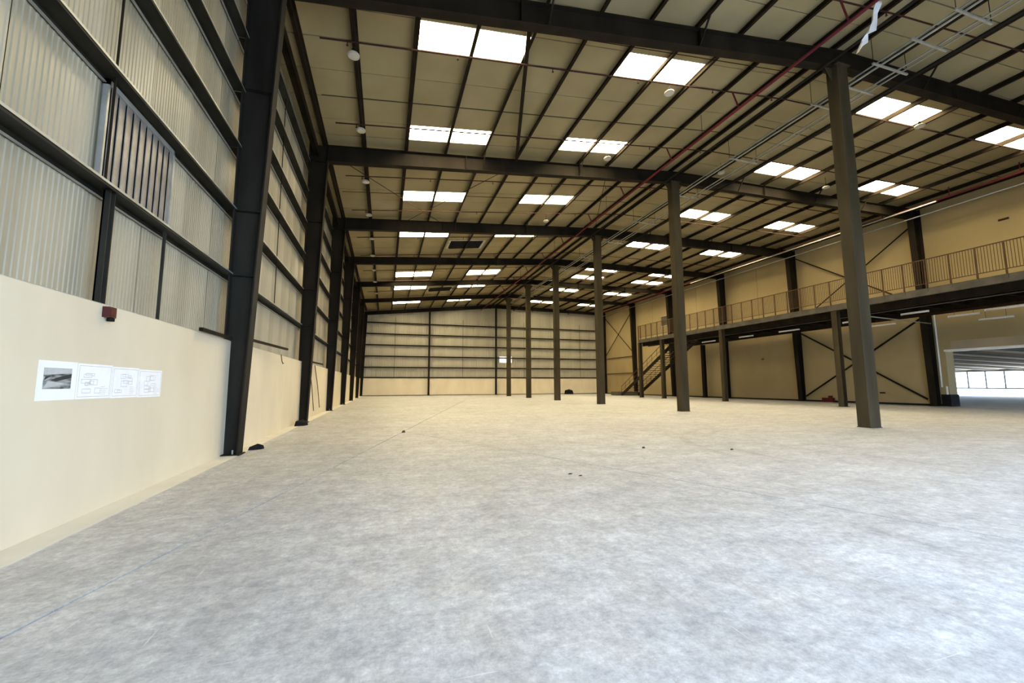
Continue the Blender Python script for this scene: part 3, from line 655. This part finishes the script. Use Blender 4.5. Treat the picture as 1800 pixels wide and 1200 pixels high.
# ------------------------------------------------------------------ small things on walls
def sheet_of_paper(y0, y1, z0, z1, lb):
    r = thing('paper_sheet', lb, 'paper', (XW, (y0+y1)/2, z0), 'papers pinned to the left wall')
    MB().box(XW, XW+.002, y0, y1, z0, z1).build('sheet', PAPER, r); return r
p = sheet_of_paper(4.27, 4.71, 1.085, 1.415, 'white paper on the left wall with a dark landscape photo, leftmost sheet')
pr = MB().box(XW+.002, XW+.003, 4.33, 4.645, 1.18, 1.355).build('printed_photo', PRINT, p, label='black and white print of a landscape')
def wedge(pts, m, nm):
    b = MB(); x = XW+.0031
    b.v = [(x, a, c) for a, c in pts]+[(x+.0006, a, c) for a, c in pts]; n = len(pts)
    b.f = [tuple(range(n)), tuple(reversed(range(n, 2*n)))]+[(i, i+n, (i+1) % n+n, (i+1) % n) for i in range(n)]
    b.build(nm, m, pr)
P1 = mat('print_black', (.02, .022, .02), None, 9, .8); P2 = mat('print_pale', (.42, .43, .42), (.5, .5, .5), 30, .8)
wedge([(4.332, 1.295), (4.643, 1.315), (4.643, 1.353), (4.332, 1.353)], P2, 'printed_sky')
wedge([(4.335, 1.25), (4.40, 1.282), (4.42, 1.292), (4.35, 1.286)], P1, 'printed_ridge')
wedge([(4.47, 1.245), (4.643, 1.275), (4.643, 1.31), (4.53, 1.287), (4.45, 1.27)], P1, 'printed_ridge')
wedge([(4.34, 1.19), (4.46, 1.20), (4.56, 1.225), (4.50, 1.235), (4.38, 1.245)], P2, 'printed_field')
def lines(root, y0, y1, z0, z1, sd):
    rnd = random.Random(sd); m = MB(); x = XW+.0021
    def ln(a, b, c, d, t=.004):
        m.bar((x, a, b), (x, c, d), t, .0006, (1, 0, 0))
    ln(y0+.02, z0+.02, y1-.02, z0+.02); ln(y0+.02, z1-.02, y1-.02, z1-.02); ln(y0+.02, z0+.02, y0+.02, z1-.02); ln(y1-.02, z0+.02, y1-.02, z1-.02)
    for _ in range(9):
        a = rnd.uniform(y0+.05, y1-.18); b = rnd.uniform(z0+.05, z1-.1); l = rnd.uniform(.04, .13); h = rnd.uniform(.02, .06)
        ln(a, b, a+l, b); ln(a, b+h, a+l, b+h); ln(a, b, a, b+h); ln(a+l, b, a+l, b+h)
    for k in range(5):
        z = z0+.04+.018*k; ln(y1-.16, z, y1-.04-rnd.uniform(0, .05), z, .003)
    m.build('printed_lines', INK, root)
for y0, y1, z0, z1, lb, sd in ((4.72, 5.21, 1.085, 1.41, 'white plan drawing on the left wall, second sheet from the left', 1), (5.22, 5.69, 1.08, 1.40, 'white plan drawing on the left wall, third sheet from the left', 2), (5.70, 6.19, 1.075, 1.39, 'white plan drawing on the left wall, rightmost sheet', 3)):
    lines(sheet_of_paper(y0, y1, z0, z1, lb), y0, y1, z0, z1, sd)
al = thing('alarm_box', 'small dark red alarm box at the top of the block wall', 'alarm', (XW+.04, 5.02, 1.87))
ALM = mat('dark_red_plastic', (.05, .005, .007), (.075, .008, .010), 8, .35)
MB().box(XW, XW+.06, 4.965, 5.075, 1.875, 1.98).build('case', ALM, al)
MB().lathe((XW+.045, 5.02, 1.84), [(.03, 0), (.03, .03), (.012, .04)], 12).build('sounder', BLACK, al, True)
MB().box(XW+.06, XW+.066, 4.985, 5.055, 1.90, 1.955).build('cover', mat('red_cover', (.09, .01, .012), None, 8, .3), al)
hk = MB()
pz = [(XW+.03, 12.1, 2.02), (XW+.05, 12.12, 1.86), (XW+.06, 12.2, 1.78), (XW+.06, 12.28, 1.80)]
for a, b in zip(pz, pz[1:]): hk.tube(a, b, .012, 6)
tag(hk.build('wire_hook', RAIL), 'bent wire hanging over the block wall behind nearest left column', 'wire')
cbp = [[(XW+.03, 16.4, 1.98), (XW+.06, 16.9, 1.2), (XW+.10, 17.3, .25)], [(XW+.03, 17.6, 1.98), (XW+.06, 18.3, 1.2), (XW+.08, 18.9, .3)]]
for (pp, lb) in zip(cbp, ('loose brown cable down the block wall behind second left column, left one', 'loose brown cable down the block wall behind second left column, right one')):
    m = MB()
    for a, b in zip(pp, pp[1:]): m.tube(a, b, .015, 6)
    tag(m.build('cable', RAIL), lb, 'cable')
# right wall details
tag(MB().box(XRW-.22, XRW-.03, 19.9, 20.6, 0, .28).box(XRW-.19, XRW-.06, 20.0, 20.2, .28, .42).build('red_case', PIPE), 'small red case on the floor by the lower wall brace', 'case')
tag(MB().box(XRW-.06, XRW, 17.0, 17.25, .62, .70).build('wall_plate', BRANCH), 'small brown plate low on the right wall right of the big column', 'plate')
tag(MB().box(XRW-.05, XRW, 11.15, 11.5, 9.05, 9.13).build('wall_plate', BRANCH), 'small brown plate high on the right wall near the picture edge', 'plate')
tag(MB().lathe((XRW-.03, 25.1, 3.1), [(.09, 0), (.10, .05), (.04, .10)], 12).build('wall_sounder', GREYD), 'small dark round sounder on the right wall under the mezzanine', 'alarm')
nb = thing('notice_board', 'small grey board on the right wall above the far mezzanine', 'board', (XRW-.05, 36.5, 7.2))
MB().box(XRW-.03, XRW, 36.0, 37.3, 7.4, 8.5).build('panel', GREYD, nb)
MB().box(XRW-.05, XRW-.03, 36.0, 37.3, 8.44, 8.5).box(XRW-.05, XRW-.03, 36.0, 37.3, 7.4, 7.46).build('frame', GALV, nb)

# ------------------------------------------------------------------ litter on the floor
def scrap(name, x, y, pts, h, lb, m=BLACK, cat='scrap'):
    rnd = random.Random(int(x*100+y)); b = MB(); n = len(pts)
    for (a, c), hh in zip(pts, [h*rnd.uniform(.5, 1) for _ in pts]):
        b.v.append((x+a, y+c, .005)); b.v.append((x+a*.85, y+c*.85, .005+hh))
    cidx = len(b.v); b.v.append((x, y, .005+h*1.15)); 
    for i in range(n):
        j = (i+1) % n; b.f.append((2*i, 2*j, 2*j+1, 2*i+1)); b.f.append((2*i+1, 2*j+1, cidx))
    b.f.append(tuple(2*i for i in reversed(range(n))))
    return tag(b.build(name, m), lb, cat)
scrap('rubber_scrap', -2.28, 9.05, [(-.13, -.11), (-.03, -.085), (.07, -.01), (.10, .07), (.03, .08), (-.04, .0)], .09, 'black rubber scrap on the floor by the nearest left column')
scrap('rubber_scrap', -2.36, 14.0, [(-.17, -.3), (.05, -.25), (.15, -.05), (.12, .25), (-.05, .2), (-.16, .1)], .16, 'black heap of rubber on the floor by second left column')
scrap('rubble_piece', 4.70, 6.85, [(-.02, -.02), (.02, -.02), (.025, .015), (0, .025), (-.025, .015)], .028, 'small dark stone on the floor right of the joint, left of two', mat('dark_stone', (.05, .04, .03), None, 9, .9), 'stone')
scrap('rubble_piece', 6.10, 6.17, [(-.018, -.018), (.022, -.015), (.025, .015), (0, .02), (-.024, .012)], .024, 'small dark stone on the floor, right of two before the big column', bpy.data.materials['dark_stone'], 'stone')
scrap('rubble_piece', .48, 11.0, [(-.04, -.03), (.04, -.03), (.05, .03), (-.03, .05)], .05, 'small brown stone where the two floor joints meet', bpy.data.materials['dark_stone'], 'stone')
scrap('plastic_chip', 2.42, 5.22, [(-.035, -.008), (.0, -.018), (.035, .0), (.0, .015)], .009, 'dark flat chip on the floor near the middle, larger one', BLACK, 'chip')
scrap('plastic_chip', 2.50, 5.08, [(-.03, -.008), (.0, -.014), (.03, .0), (.0, .01)], .008, 'dark flat chip on the floor near the middle, smaller one', BLACK, 'chip')
scrap('rubber_scrap', 22.6, 48.6, [(-.5, -.3), (.4, -.35), (.7, .1), (.1, .35), (-.6, .2)], .55, 'black heap on the floor against the back wall')
